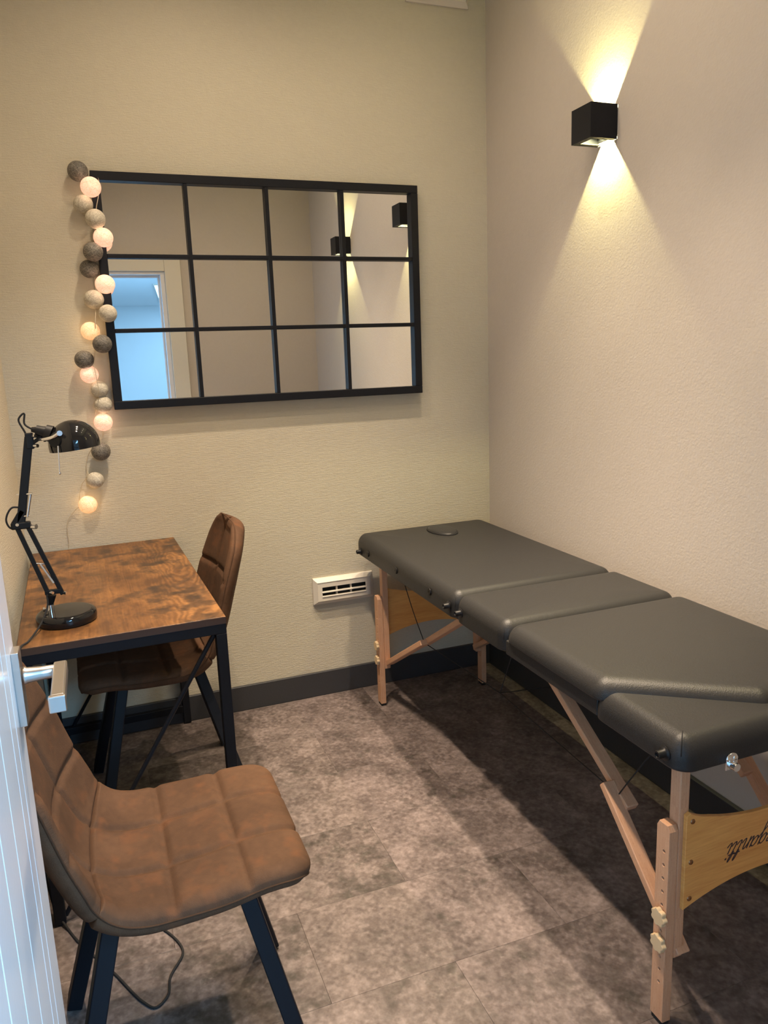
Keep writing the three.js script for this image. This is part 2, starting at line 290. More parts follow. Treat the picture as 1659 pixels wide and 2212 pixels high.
// ---------------------------------------------------------------- open door at the left edge
{
  const FX = -1.737, E = 1.862, Z1 = FZ - 0.006;
  const door = struct('door_1', box(FX - 0.04, FX - 0.0035, 0.006, 1.985, E, Z1, 0.002), doorPaint, 'glossy white plank-faced door standing open against the desk wall', 'door');
  const seams = [E, 1.941, 1.984, 2.071, 2.158, 2.240, 2.325, 2.41, 2.495, 2.58, Z1];
  for (let i = 0; i + 1 < seams.length; i++) mesh('plank', box(FX - 0.0038, FX, 0.006, 1.985, seams[i] + (i ? 0.0016 : 0), seams[i + 1] - 0.0016, 0.0014), doorPaint, door);
  const hz = E + 0.042, hy = 0.995;
  const han = mesh('handle', box(FX, FX + 0.0095, hy - 0.053, hy + 0.049, hz - 0.030, hz + 0.0, 0.0012), nickel, door);
  han.name = 'handle_plate';
  const ax = V(FX + 0.0095, hy + 0.012, hz - 0.014);
  const neck = new THREE.LatheGeometry([[0, 0], [0.0118, 0], [0.0118, 0.004], [0.0105, 0.006], [0.009, 0.022], [0.0085, 0.042], [0, 0.042]].map((p) => new THREE.Vector2(...p)), 28).rotateZ(-Math.PI / 2).translate(ax.x, ax.y, ax.z);
  mesh('lever_neck', neck, nickel, han);
  mesh('lever_grip', merge([box(ax.x + 0.038, ax.x + 0.055, ax.y - 0.009, ax.y + 0.009, ax.z - 0.012, ax.z + 0.105, 0.003), box(ax.x + 0.036, ax.x + 0.056, ax.y - 0.012, ax.y + 0.0095, ax.z + 0.104, ax.z + 0.112, 0.002)]), nickel, han);
  for (const y of [0.25, 1.75]) mesh('hinge', new THREE.CylinderGeometry(0.007, 0.007, 0.09, 14).translate(FX + 0.003, y, Z1 + 0.003), nickel, door);
}

// ---------------------------------------------------------------- desk
const deskY = 0.755, deskRot = 0.0262;
const desk = thing('desk', 'small rustic brown desk with black steel frame in the corner', 'desk', [-1.5975, 0, 0.52]);
desk.rotation.y = deskRot;
{
  const hw = 0.247, hl = 0.512, t = 0.018, f = 0.028;
  const top = new RoundedBoxGeometry(hw * 2, t, hl * 2, 2, 0.0012); top.translate(0, deskY - t / 2, 0);
  const uvg = top.toNonIndexed(), p = uvg.attributes.position, uv = uvg.attributes.uv;
  for (let i = 0; i < p.count; i++) uv.setXY(i, (p.getX(i) + hw) / (2 * hw) * 0.98 + 0.01, (p.getZ(i) + hl) / (2 * hl) * 0.98 + 0.01);
  const board = mesh('tabletop', uvg, deskMat, desk);
  mesh('edge_band', merge([box(-hw - 0.0006, hw + 0.0006, deskY - t - 0.001, deskY - 0.002, hl - 0.001, hl + 0.0008), box(-hw - 0.0006, hw + 0.0006, deskY - t - 0.001, deskY - 0.002, -hl - 0.0008, -hl + 0.001), box(hw - 0.001, hw + 0.0008, deskY - t - 0.001, deskY - 0.002, -hl, hl), box(-hw - 0.0008, -hw + 0.001, deskY - t - 0.001, deskY - 0.002, -hl, hl)]), deskEdge, board);
  const y1 = deskY - t;
  for (const sz of [-1, 1]) {
    for (const sx of [-1, 1]) mesh('leg', box(sx * (hw - f / 2) - f / 2, sx * (hw - f / 2) + f / 2, 0.004, y1 - f, sz * (hl - f / 2) - f / 2, sz * (hl - f / 2) + f / 2, 0.002), blackMetal, desk);
    mesh('top_rail', box(-hw, hw, y1 - f, y1, sz * (hl - f / 2) - f / 2, sz * (hl - f / 2) + f / 2, 0.002), blackMetal, desk);
    if (sz < 0) mesh('foot_rail', box(-hw + f, hw - f, 0.05, 0.05 + f, sz * (hl - f / 2) - f / 2, sz * (hl - f / 2) + f / 2, 0.002), blackMetal, desk);
    mesh('diagonal_brace', rod(V(hw - f - 0.004, y1 - f - 0.004, sz * (hl - f / 2)), V(-hw + f, 0.02, sz * (hl - f / 2)), 0.006), blackMetal, desk);
    for (const sx of [-1, 1]) mesh('foot', new THREE.CylinderGeometry(0.011, 0.012, 0.006, 16).translate(sx * (hw - f / 2), 0.003, sz * (hl - f / 2)), rubber, desk);
  }
  mesh('side_rail', box(hw - f, hw, y1 - f, y1, -hl + f, hl - f, 0.002), blackMetal, desk);
  mesh('side_rail', box(-hw, -hw + f, y1 - f, y1, -hl + f, hl - f, 0.002), blackMetal, desk);
}

// ---------------------------------------------------------------- quilted chairs
function buildChair(label) {
  const g = thing('quilted_chair', label, 'chair', [0, 0, 0], 'brown quilted chairs');
  const pts = [[0.205, 0.455], [0.185, 0.470], [0.12, 0.476], [0.02, 0.464], [-0.09, 0.456], [-0.155, 0.468], [-0.206, 0.505], [-0.240, 0.575], [-0.276, 0.69], [-0.306, 0.80], [-0.330, 0.892]];
  const curve = new THREE.CatmullRomCurve3(pts.map(([u, y]) => V(u, y, 0)), false, 'centripetal');
  const LEN = curve.getLength(), crease = 0.485 * LEN;
  const smooth = (a, b, x) => { const t = Math.max(0, Math.min(1, (x - a) / (b - a))); return t * t * (3 - 2 * t); };
  const halfW = (s) => {
    let w = 0.208 + 0.012 * smooth(0, 0.25, s) - 0.012 * smooth(0.45, 0.65, s) - 0.028 * smooth(0.62, LEN, s);
    const end = (d, R) => d < R ? R - Math.sqrt(Math.max(0, R * R - (R - d) * (R - d))) : 0;
    w -= end(s, 0.055) + end(LEN - s, 0.105); return Math.max(w, 0.04);
  };
  const curl = (s) => 0.014 * smooth(0.12, 0.30, s) + 0.034 * smooth(0.28, 0.48, s) - 0.016 * smooth(0.62, LEN, s);
  function surf(s, t, off) {                            // s metres along, t -1..1 across, off metres along the normal
    const k = Math.max(0, Math.min(1, s / LEN)), c = curve.getPointAt(k), d = curve.getTangentAt(k);
    const n = V(d.y, -d.x, 0); if (n.y < 0 && s < LEN * 0.4) n.negate(); if (s >= LEN * 0.4 && n.x < 0) n.negate();
    const w = halfW(s), a = Math.abs(t), lift = curl(s) * Math.pow(a, 2.2);
    const slope = Math.atan2(curl(s) * 2.2 * Math.pow(a, 1.2), w) * Math.sign(t);
    const p = c.clone().addScaledVector(n, lift + off * Math.cos(slope)); p.z = t * w - off * Math.sin(slope);
    return p;
  }
  const rnd2 = (e, r) => e >= r ? 1 : Math.sqrt(Math.max(0, 1 - (1 - e / r) ** 2));
  const groove = (d, w) => Math.exp(-(d * d) / (2 * w * w));
  function pad(s0, s1, rows, cols, name, crossEnds, thick, under) {
    const NS = 96, NT = 120, pos = [], uv = [], idx = [];
    const S = (i) => s0 + (s1 - s0) * (0.5 - 0.5 * Math.cos(Math.PI * i / NS)) * 1, TT = (j) => { const q = 2 * j / NT - 1; return 0.45 * Math.sin(q * Math.PI / 2) + 0.55 * q; };
    const tops = [], bots = [];
    for (let side = 0; side < 2; side++) for (let i = 0; i <= NS; i++) for (let j = 0; j <= NT; j++) {
      const s = S(i), t = TT(j), w = halfW(s);
      const et = (1 - Math.abs(t)) * w, e0 = s - s0, e1 = s1 - s;
      let r = Math.min(rnd2(et, 0.03), 1) * rnd2(e0, crossEnds[0]) * rnd2(e1, crossEnds[1]);
      let off;
      if (side === 0) {
        let q = 0; for (const rr of rows) q = Math.max(q, groove(s - rr, 0.0055)); for (const cc of cols) q = Math.max(q, groove(t * w - cc * w, 0.0055) * 0.9);
        off = thick * r + (0.004 - 0.009 * q) * r;
      } else off = -under * r;
      const p = surf(s, t, off); pos.push(p.x, p.y, p.z); uv.push(s, t * w);
    }
    const row = NT + 1, half = (NS + 1) * row;
    for (let side = 0; side < 2; side++) for (let i = 0; i < NS; i++) for (let j = 0; j < NT; j++) {
      const a = side * half + i * row + j, b = a + 1, c = a + row, d = c + 1;
      if (side === 0) idx.push(a, b, c, b, d, c); else idx.push(a, c, b, b, c, d);
    }
    const make = (from, to) => { const G = new THREE.BufferGeometry(); G.setAttribute('position', new THREE.Float32BufferAttribute(pos, 3)); G.setAttribute('uv', new THREE.Float32BufferAttribute(uv, 2)); G.setIndex(idx.slice(from, to)); G.computeVertexNormals(); return G.toNonIndexed(); };
    const n6 = NS * NT * 6;
    const topM = mesh(name, make(0, n6), suede, g); mesh('outer_shell', make(n6, 2 * n6), suede, topM);
    return topM;
  }
  const cr = [-0.35, 0.35];
  pad(0, crease, [0.125, 0.255], cr, 'seat', [0.028, 0.010], 0.018, 0.026);
  pad(crease - 0.004, LEN, [crease + 0.125, crease + 0.255], cr, 'backrest', [0.012, 0.024], 0.016, 0.022);
  // piping around the rim
  const rim = []; const N = 120;
  for (let i = 0; i <= N; i++) rim.push(surf(LEN * (0.004 + 0.992 * i / N), 1, -0.001)); for (let i = N; i >= 0; i--) rim.push(surf(LEN * (0.004 + 0.992 * i / N), -1, -0.001));
  mesh('piping', new THREE.TubeGeometry(new THREE.CatmullRomCurve3(rim, true), 420, 0.0022, 6), suede, g);
  // legs: splayed flat steel tube
  const y0 = 0.432;
  for (const sx of [-1, 1]) for (const sz of [-1, 1]) {
    const a = V(sx > 0 ? 0.085 : -0.150, y0, sz * 0.115), b = V(sx > 0 ? 0.185 : -0.262, 0.006, sz * 0.205);
    const leg = mesh('leg', bar(a, b, 0.032, 0.044, 0.003, V(0, 0, 1)), blackMetal, g);
    mesh('glide', new THREE.CylinderGeometry(0.012, 0.013, 0.008, 12).translate(b.x, 0.004, b.z), rubber, leg);
  }
  mesh('under_frame', merge([box(-0.165, 0.10, y0 - 0.012, y0 + 0.004, -0.125, -0.095, 0.003), box(-0.165, 0.10, y0 - 0.012, y0 + 0.004, 0.095, 0.125, 0.003), box(-0.03, 0.0, y0 - 0.012, y0 + 0.004, -0.1, 0.1, 0.003)]), blackMetal, g);
  return g;
}
const chairA = buildChair('brown suede quilted chair standing in front of the open door');
chairA.position.set(-1.518, 0, 1.518);
const chairB = chairA.clone(); chairB.name = numbered('quilted_chair'); scene.add(chairB);
chairB.userData = { label: 'brown suede quilted chair pushed under the desk', category: 'chair', group: 'brown quilted chairs' };
chairB.position.set(-1.524, 0, 0.462); chairB.rotation.y = Math.PI + 0.03;

// ---------------------------------------------------------------- massage table
const X0 = -0.652, X1 = -0.068, ZF = 0.052, ZN = 1.920, YB = 0.615, YT = 0.703;
const bed = thing('massage_table', 'black padded folding massage table with beech legs along the wall', 'massage table', [0, 0, 0]);
function roundPoly(pts, rs, seg = 8) {                 // convex polygon (x, z), counter-clockwise seen from above with z down
  const out = [], n = pts.length;
  for (let i = 0; i < n; i++) {
    const p = new THREE.Vector2(...pts[i]), a = new THREE.Vector2(...pts[(i + n - 1) % n]).sub(p).normalize(), b = new THREE.Vector2(...pts[(i + 1) % n]).sub(p).normalize();
    const r = Array.isArray(rs) ? rs[i] : rs, ang = Math.acos(a.dot(b)), d = r / Math.tan(ang / 2), c = p.clone().addScaledVector(a.clone().add(b).normalize(), r / Math.sin(ang / 2));
    const s = p.clone().addScaledVector(a, d).sub(c), e = p.clone().addScaledVector(b, d).sub(c);
    let t0 = Math.atan2(s.y, s.x), t1 = Math.atan2(e.y, e.x); let dt = t1 - t0; while (dt > Math.PI) dt -= 2 * Math.PI; while (dt < -Math.PI) dt += 2 * Math.PI;
    for (let k = 0; k <= seg; k++) { const t = t0 + dt * k / seg; out.push([c.x + r * Math.cos(t), c.y + r * Math.sin(t), Math.cos(t), Math.sin(t)]); }
  }
  const dense = [];                                     // subdivide the straight runs
  for (let i = 0; i < out.length; i++) { const A = out[i], B = out[(i + 1) % out.length]; dense.push(A); const L = Math.hypot(B[0] - A[0], B[1] - A[1]); const m = Math.floor(L / 0.05); for (let k = 1; k < m; k++) { const t = k / m; dense.push([A[0] + (B[0] - A[0]) * t, A[1] + (B[1] - A[1]) * t, A[2], A[3]]); } }
  return dense;
}
function cushion(pts, y0, y1, rt, rb, puff, rc = 0.03) {
  const o = roundPoly(pts, rc), n = o.length, rings = [];
  const bot = 5, tp = 10;
  for (let k = 0; k <= bot; k++) { const t = k / bot * Math.PI / 2; rings.push([rb * (1 - Math.sin(t)), y0 + rb * (1 - Math.cos(t))]); }
  for (let k = 0; k <= tp; k++) { const t = k / tp * Math.PI / 2; rings.push([rt.in * (1 - Math.cos(t)), y1 - rt.h * (1 - Math.sin(t))]); }
  const pos = [], idx = []; let cx = 0, cz = 0; for (const p of o) { cx += p[0] / n; cz += p[1] / n; }
  for (const [d, y] of rings) for (const [x, z, nx, nz] of o) pos.push(x - nx * d, y, z - nz * d);
  const R = rings.length, base = (R - 1) * n * 3, capN = 12;
  for (let k = 1; k < capN; k++) { const f = 1 - k / capN; for (let i = 0; i < n; i++) { const x = pos[base + i * 3], z = pos[base + i * 3 + 2]; pos.push(cx + (x - cx) * f, y1 + puff * (1 - f ** 4), cz + (z - cz) * f); } }
  pos.push(cx, y1 + puff, cz); const last = pos.length / 3 - 1, all = R + capN - 1;
  for (let r = 0; r + 1 < all; r++) for (let i = 0; i < n; i++) { const a = r * n + i, b = r * n + (i + 1) % n, c = a + n, d = b + n; idx.push(a, b, c, b, d, c); }
  for (let i = 0; i < n; i++) idx.push((all - 1) * n + i, (all - 1) * n + (i + 1) % n, last);
  pos.push(cx, y0, cz); for (let i = 0; i < n; i++) idx.push(i, last + 1, (i + 1) % n);
  let G = new THREE.BufferGeometry(); G.setAttribute('position', new THREE.Float32BufferAttribute(pos, 3)); G.setIndex(idx); G.computeVertexNormals();
  G = G.toNonIndexed(); const P = G.attributes.position; let vol = 0;   // flip if wound inwards
  const a = V(), b = V(), c = V(); for (let i = 0; i < P.count; i += 3) { a.fromBufferAttribute(P, i); b.fromBufferAttribute(P, i + 1); c.fromBufferAttribute(P, i + 2); vol += a.dot(b.clone().cross(c)); }
  if (vol < 0) { for (const k of ['position', 'normal']) { const A = G.attributes[k].array; for (let i = 0; i < A.length; i += 9) for (let m = 0; m < 3; m++) { const t = A[i + 3 + m]; A[i + 3 + m] = A[i + 6 + m]; A[i + 6 + m] = t; } } const N = G.attributes.normal.array; for (let i = 0; i < N.length; i++) N[i] = -N[i]; }
  return boxUV(G);
}
{
  const S1 = 0.968, S2 = 1.262;
  const head = mesh('head_cushion', cushion([[X0, ZF], [X1, ZF], [X1, S1 - 0.001], [X0, S1 - 0.001]], YB, YT - 0.004, { in: 0.034, h: 0.042 }, 0.006, 0.005, [0.045, 0.045, 0.036, 0.036]), vinyl, bed);
  mesh('middle_cushion', cushion([[X0, S1 + 0.001], [X1, S1 + 0.001], [X1, S2 - 0.001], [X0, S2 - 0.001]], YB, YT - 0.004, { in: 0.034, h: 0.042 }, 0.006, 0.005, 0.036), vinyl, bed);
  // lifting backrest: chamfered end, lying on the side rail
  const C1 = 1.672, C2 = 1.868, K = -0.388;
  mesh('backrest_cushion', cushion([[X0 - 0.004, S2 + 0.001], [X1, S2 + 0.001], [X1, C1], [X0 + X1 - K, C2], [K, C2], [X0 - 0.004, C1]], YB + 0.040, YT, { in: 0.042, h: 0.042 }, 0.006, 0.005, 0.044), vinyl, bed);
  mesh('side_rail', box(X0 + 0.004, X1 - 0.004, YB, YB + 0.040, S2 + 0.004, 1.66, 0.004), vinyl, bed);
  mesh('foot_cushion', (() => { // corner pads and end strip around the backrest
    return cushion([[X0, C1 - 0.03], [X1, C1 - 0.03], [X1, ZN], [X0, ZN]], YB - 0.004, YT - 0.024, { in: 0.036, h: 0.046 }, 0.006, 0.0, 0.038);
  })(), vinyl, bed);
  for (const [x, z, y] of [[X0 + 0.008, ZN - 0.010, 0], [X0 + 0.007, S1 - 0.012, 0.004], [X0 + 0.007, S2 - 0.012, 0.004]]) {
    const q = [];  for (let k = 0; k <= 10; k++) { const t = k / 10 * Math.PI / 2; q.push(V(x + 0.018 * (1 - Math.cos(t)), YT - 0.052 + 0.04 * Math.sin(t) + y - 0.005, z - 0.018 * (1 - Math.cos(t)))); }
    mesh('corner_seam', tube(q, 0.0011, 20), rubber, bed);
  }
  mesh('base_board', box(X0 + 0.02, X1 - 0.02, YB - 0.006, YB + 0.004, ZF + 0.02, ZN - 0.02), vinyl, bed);
  // oval face-hole plug
  const plug = new THREE.LatheGeometry([[0, 0.009], [0.7, 0.008], [0.9, 0.005], [1, -0.001], [0.97, -0.006]].map(([a, b]) => new THREE.Vector2(a, b)), 40);
  plug.scale(0.052, 1, 0.090); plug.computeVertexNormals(); plug.translate(-0.336, YT + 0.0045, 0.218);
  const pg = mesh('face_hole_plug', boxUV(plug), vinyl, head);
  const ringP = []; for (let i = 0; i < 40; i++) { const t = i / 40 * Math.PI * 2; ringP.push(V(-0.336 + 0.0535 * Math.cos(t), YT + 0.0025, 0.218 + 0.0915 * Math.sin(t))); }
  mesh('plug_seam', new THREE.TubeGeometry(new THREE.CatmullRomCurve3(ringP, true), 80, 0.0016, 6), rubber, head);
  // fittings along the side
  for (const [z, y, kind] of [[0.118, 0.634, 1], [0.205, 0.645, 0], [0.500, 0.652, 0], [0.790, 0.655, 0], [0.930, 0.650, 1], [1.010, 0.651, 1], [1.876, 0.638, 1]]) {
    const q = kind ? [[0, 0], [0.015, 0], [0.015, 0.002], [0.0088, 0.004], [0.0082, 0.018], [0.007, 0.019], [0.0045, 0.019], [0.0045, 0.012], [0, 0.012]] : [[0, 0], [0.0125, 0], [0.0125, 0.003], [0.011, 0.0045], [0.008, 0.004], [0.004, 0.0045], [0.0015, 0.0035], [0, 0.003]];
    const l = new THREE.LatheGeometry(q.map((p) => new THREE.Vector2(...p)), 24).rotateZ(Math.PI / 2).translate(X0 + 0.0005, y, z);
    mesh(kind ? 'strap_knob' : 'rivet_button', l, blackPlastic, bed);
  }
  // legs
  const LXs = { L: { lo: [-0.626, -0.604], up: [-0.603, -0.579] }, R: { lo: [-0.164, -0.142], up: [-0.189, -0.165] } };
  const holesY = [0.406, 0.3755, 0.345, 0.3145, 0.284, 0.2535, 0.223, 0.1925, 0.162, 0.1315, 0.101];
  const knobShape = (() => { const s = new THREE.Shape(); for (let i = 0; i <= 70; i++) { const t = i / 70 * Math.PI * 2, r = 0.0165 + 0.0016 * Math.cos(7 * t); const f = i ? 'lineTo' : 'moveTo'; s[f](r * Math.cos(t), r * Math.sin(t)); } return new THREE.ExtrudeGeometry(s, { depth: 0.008, bevelEnabled: true, bevelSize: 0.0015, bevelThickness: 0.0015, bevelSegments: 2 }); })();
  const knobMat = M({ color: lin(0.66, 0.50, 0.30), roughness: 0.5, bumpMap: stipple, bumpScale: 0.0001 });
  for (const zc of [0.2, 1.852]) for (const side of ['L', 'R']) {
    const { lo, up } = LXs[side], dz = 0.0175;
    const leg = mesh('leg', box(up[0], up[1], 0.158, YB, zc - dz + 0.006, zc + dz, 0.003, rnd()), beech, bed);
    const s = new THREE.Shape([[-dz, 0.012], [dz, 0.012], [dz, 0.455], [dz - 0.006, 0.466], [-dz + 0.006, 0.466], [-dz, 0.455]].map((p) => new THREE.Vector2(...p)));
    for (const y of holesY) { const h = new THREE.Path(); h.absarc(0.004, y, 0.0042, 0, Math.PI * 2); s.holes.push(h); }
    const post = new THREE.ExtrudeGeometry(s, { depth: lo[1] - lo[0] - 0.004, bevelEnabled: true, bevelSize: 0.001, bevelThickness: 0.002, bevelSegments: 2, curveSegments: 8 });
    post.rotateY(-Math.PI / 2).translate(lo[1] - 0.002, 0, zc);
    mesh('extension_post', boxUV(post, 1, rnd(), rnd()), beech, leg);
    mesh('rubber_foot', box(lo[0] + 0.001, lo[1] - 0.001, 0, 0.014, zc - dz + 0.001, zc + dz - 0.001, 0.003), rubber, leg);
    for (const y of [0.2535, 0.1925]) { const k = knobShape.clone().rotateY(side === 'L' ? -Math.PI / 2 : Math.PI / 2).translate((side === 'L' ? lo[0] - 0.003 : lo[1] + 0.003), y + 0.006, zc + 0.006); mesh('knob', k, knobMat, leg); }
  }
  // end panels with curved edges; the near one carries the printed script, upside down
  const pan = (z0) => { const a = -0.592, b = -0.178, c = (a + b) / 2, s = new THREE.Shape(); s.moveTo(a, 0.278); s.quadraticCurveTo(c, 0.360, b, 0.278); s.lineTo(b, 0.493); s.quadraticCurveTo(b - 0.03, 0.478, b - 0.06, 0.472); s.quadraticCurveTo(c, 0.430, a + 0.06, 0.472); s.quadraticCurveTo(a + 0.03, 0.478, a + 0.008, 0.492); s.lineTo(a, 0.488); s.closePath();
    const e = new THREE.ExtrudeGeometry(s, { depth: 0.008, bevelEnabled: true, bevelSize: 0.001, bevelThickness: 0.001, bevelSegments: 1, curveSegments: 24 }); e.translate(0, 0, z0);
    const p = e.attributes.position, uv = e.attributes.uv; for (let i = 0; i < p.count; i++) uv.setXY(i, (p.getX(i) + 0.60) / 0.44, (p.getY(i) - 0.265) / 0.235); return e; };
  const panelTex = (print) => {
    const w = 1320, h = 705, cv = document.createElement('canvas'); cv.width = w; cv.height = h; const c = cv.getContext('2d');
    const im = c.createImageData(w, h);
    for (let j = 0; j < h; j++) for (let i = 0; i < w; i++) { const u = i / w, v = j / h; const gr = fbm(u * 0.12, v * 0.9 + 0.03 * Math.sin(u * 3), 96, 3, 121), b = fbm(u * 0.4, v, 12, 3, 122); const q = mix([234, 176, 102], [210, 144, 76], gr * 0.9 + (b - 0.5) * 0.8); const k = (j * w + i) * 4; im.data[k] = q[0]; im.data[k + 1] = q[1]; im.data[k + 2] = q[2]; im.data[k + 3] = 255; }
    c.putImageData(im, 0, 0);
    if (print) {
      const U = 71; c.save(); c.translate((-0.358 + 0.60) * 3000, h - (0.3965 - 0.265) * 3000); c.rotate(Math.PI); c.scale(U, -U); c.transform(1, 0, 0.42, 1, 0, 0);
      c.strokeStyle = '#2b2230'; c.fillStyle = '#2b2230'; c.lineCap = c.lineJoin = 'round';
      const L = {
        e: [['M', 0, 0.42], ['C', 0.5, 0.5, 0.55, 0.98, 0.3, 0.96], ['C', 0.05, 0.94, -0.05, 0.6, 0.02, 0.3], ['C', 0.1, -0.08, 0.42, 0, 0.66, 0.34]],
        g: [['M', 0.60, 0.80], ['C', 0.45, 1.08, 0.08, 1.0, 0.02, 0.45], ['C', -0.02, -0.02, 0.3, -0.02, 0.56, 0.5], ['L', 0.66, 0.98], ['L', 0.52, -0.7], ['C', 0.46, -1.45, 0.0, -1.5, 0.06, -1.0], ['C', 0.1, -0.6, 0.6, -0.2, 0.9, 0.34]],
        a: [['M', 0.60, 0.80], ['C', 0.45, 1.08, 0.08, 1.0, 0.02, 0.45], ['C', -0.02, -0.02, 0.3, -0.02, 0.56, 0.5], ['L', 0.66, 0.98], ['L', 0.58, 0.25], ['C', 0.55, -0.05, 0.72, -0.02, 0.9, 0.34]],
        n: [['M', 0.08, 0.96], ['L', 0.0, 0.0], ['M', 0.03, 0.35], ['C', 0.2, 0.85, 0.56, 1.25, 0.54, 0.75], ['L', 0.48, 0.22], ['C', 0.46, -0.08, 0.66, -0.02, 0.84, 0.34]],
        t: [['M', 0.08, 0.9], ['C', 0.2, 1.7, 0.42, 1.95, 0.40, 1.6], ['C', 0.36, 1.3, 0.12, 0.7, 0.08, 0.25], ['C', 0.06, -0.08, 0.3, -0.02, 0.5, 0.34], ['M', -0.08, 1.08], ['L', 0.55, 1.14]],
        i: [['M', 0.12, 0.96], ['L', 0.04, 0.25], ['C', 0.02, -0.08, 0.24, -0.02, 0.42, 0.34]],
      };
      let x = 0; for (const [ch, adv] of [['e', 0.72], ['g', 0.96], ['a', 0.94], ['n', 0.92], ['t', 0.58], ['t', 0.58], ['i', 0.4]]) {
        for (const [dx, lw] of [[0, 0.11], [0.05, 0.08]]) { c.lineWidth = lw; c.beginPath(); for (const [op, ...q] of L[ch]) { const z = q.map((v, i) => i % 2 ? v : v + x + dx); if (op === 'M') c.moveTo(...z); else if (op === 'L') c.lineTo(...z); else c.bezierCurveTo(...z); } c.stroke(); }
        if (ch === 'i') { c.beginPath(); c.arc(x + 0.17, 1.42, 0.10, 0, 7); c.fill(); }
        x += adv;
      }
      c.restore();
    }
    const t = new THREE.CanvasTexture(cv); t.colorSpace = THREE.SRGBColorSpace; return t;
  };
  const nearPanel = mesh('end_panel', pan(1.8705), M({ map: panelTex(true), roughness: 0.42 }), bed);
  nearPanel.userData.label = 'honey-coloured end panel printed with dark script';
  const farPanel = mesh('end_panel', pan(0.172), M({ map: panelTex(false), roughness: 0.42 }), bed);
  const bronze = M({ color: lin(0.32, 0.18, 0.10), roughness: 0.35, metalness: 1 });
  const screw = new THREE.LatheGeometry([[0, 0.0028], [0.003, 0.0026], [0.0052, 0.0012], [0.0058, 0]].map((p) => new THREE.Vector2(...p)), 16).rotateX(Math.PI / 2);
  for (const y of [0.474, 0.383, 0.300]) for (const x of [-0.578, -0.192]) { mesh('screw', screw.clone().translate(x, y, 1.8795), bronze, nearPanel); }
  // folding struts
  const strut = (a, b) => mesh('strut', bar(V(...a), V(...b), 0.020, 0.032, 0.003, V(1, 0, 0)), beech, bed);
  for (const [xu, xl] of [[-0.556, -0.582], [-0.214, -0.188]]) {
    strut([xu, 0.612, 1.272], [xu, 0.376, 1.672]); strut([xl, 0.416, 1.614], [xl, 0.165, 1.872]);
    strut([xu, 0.612, 0.925], [xu, 0.366, 0.520]); strut([xl, 0.395, 0.575], [xl, 0.182, 0.215]);
    for (const [y, z] of [[0.394, 1.640], [0.380, 0.545]]) mesh('hinge_bolt', rod(V(Math.min(xu, xl) - 0.012, y, z), V(Math.max(xu, xl) + 0.012, y, z), 0.004), chrome, bed);
  }
  // tension cables
  const cable = (...p) => mesh('tension_cable', tube(p, 0.0016, 40), rubber, bed);
  const HN = V(-0.569, 0.394, 1.640), HF = V(-0.569, 0.380, 0.545), J = on(1080, 1497, 0, -0.47);
  cable(HN, HN.clone().lerp(J, 0.5), J); cable(J, J.clone().lerp(HF, 0.5), HF);
  cable(HN, V(-0.60, 0.48, 1.715), V(-0.615, 0.61, 1.812)); cable(HF, V(-0.585, 0.48, 0.49), V(-0.6, 0.612, 0.42));
  cable(J, on(1098, 1440, 1, 0.45), on(1112, 1394, 1, 0.61)); cable(J, on(1130, 1491, 0, -0.33), on(1196, 1482, 0, -0.214));
  // chrome end latch and strut block
  const lx = -0.532, ly = 0.617, lz = ZN + 0.001;
  const plate = new THREE.Shape(); plate.moveTo(-0.013, -0.016); plate.lineTo(0.013, -0.016); plate.lineTo(0.013, 0.006); plate.quadraticCurveTo(0.011, 0.016, 0, 0.016); plate.quadraticCurveTo(-0.011, 0.016, -0.013, 0.006); plate.closePath();
  const latch = mesh('end_latch', new THREE.ExtrudeGeometry(plate, { depth: 0.002, bevelEnabled: true, bevelSize: 0.001, bevelThickness: 0.001, bevelSegments: 2 }).translate(lx, ly, lz), chrome, bed);
  mesh('latch_barrel', rod(V(lx, ly - 0.007, lz), V(lx, ly - 0.007, lz + 0.016), 0.009, 0.008, 24), chrome, latch);
  for (const s of [-1, 1]) mesh('latch_screw', screw.clone().translate(lx + s * 0.008, ly + 0.006, lz + 0.003), chrome, latch);
}

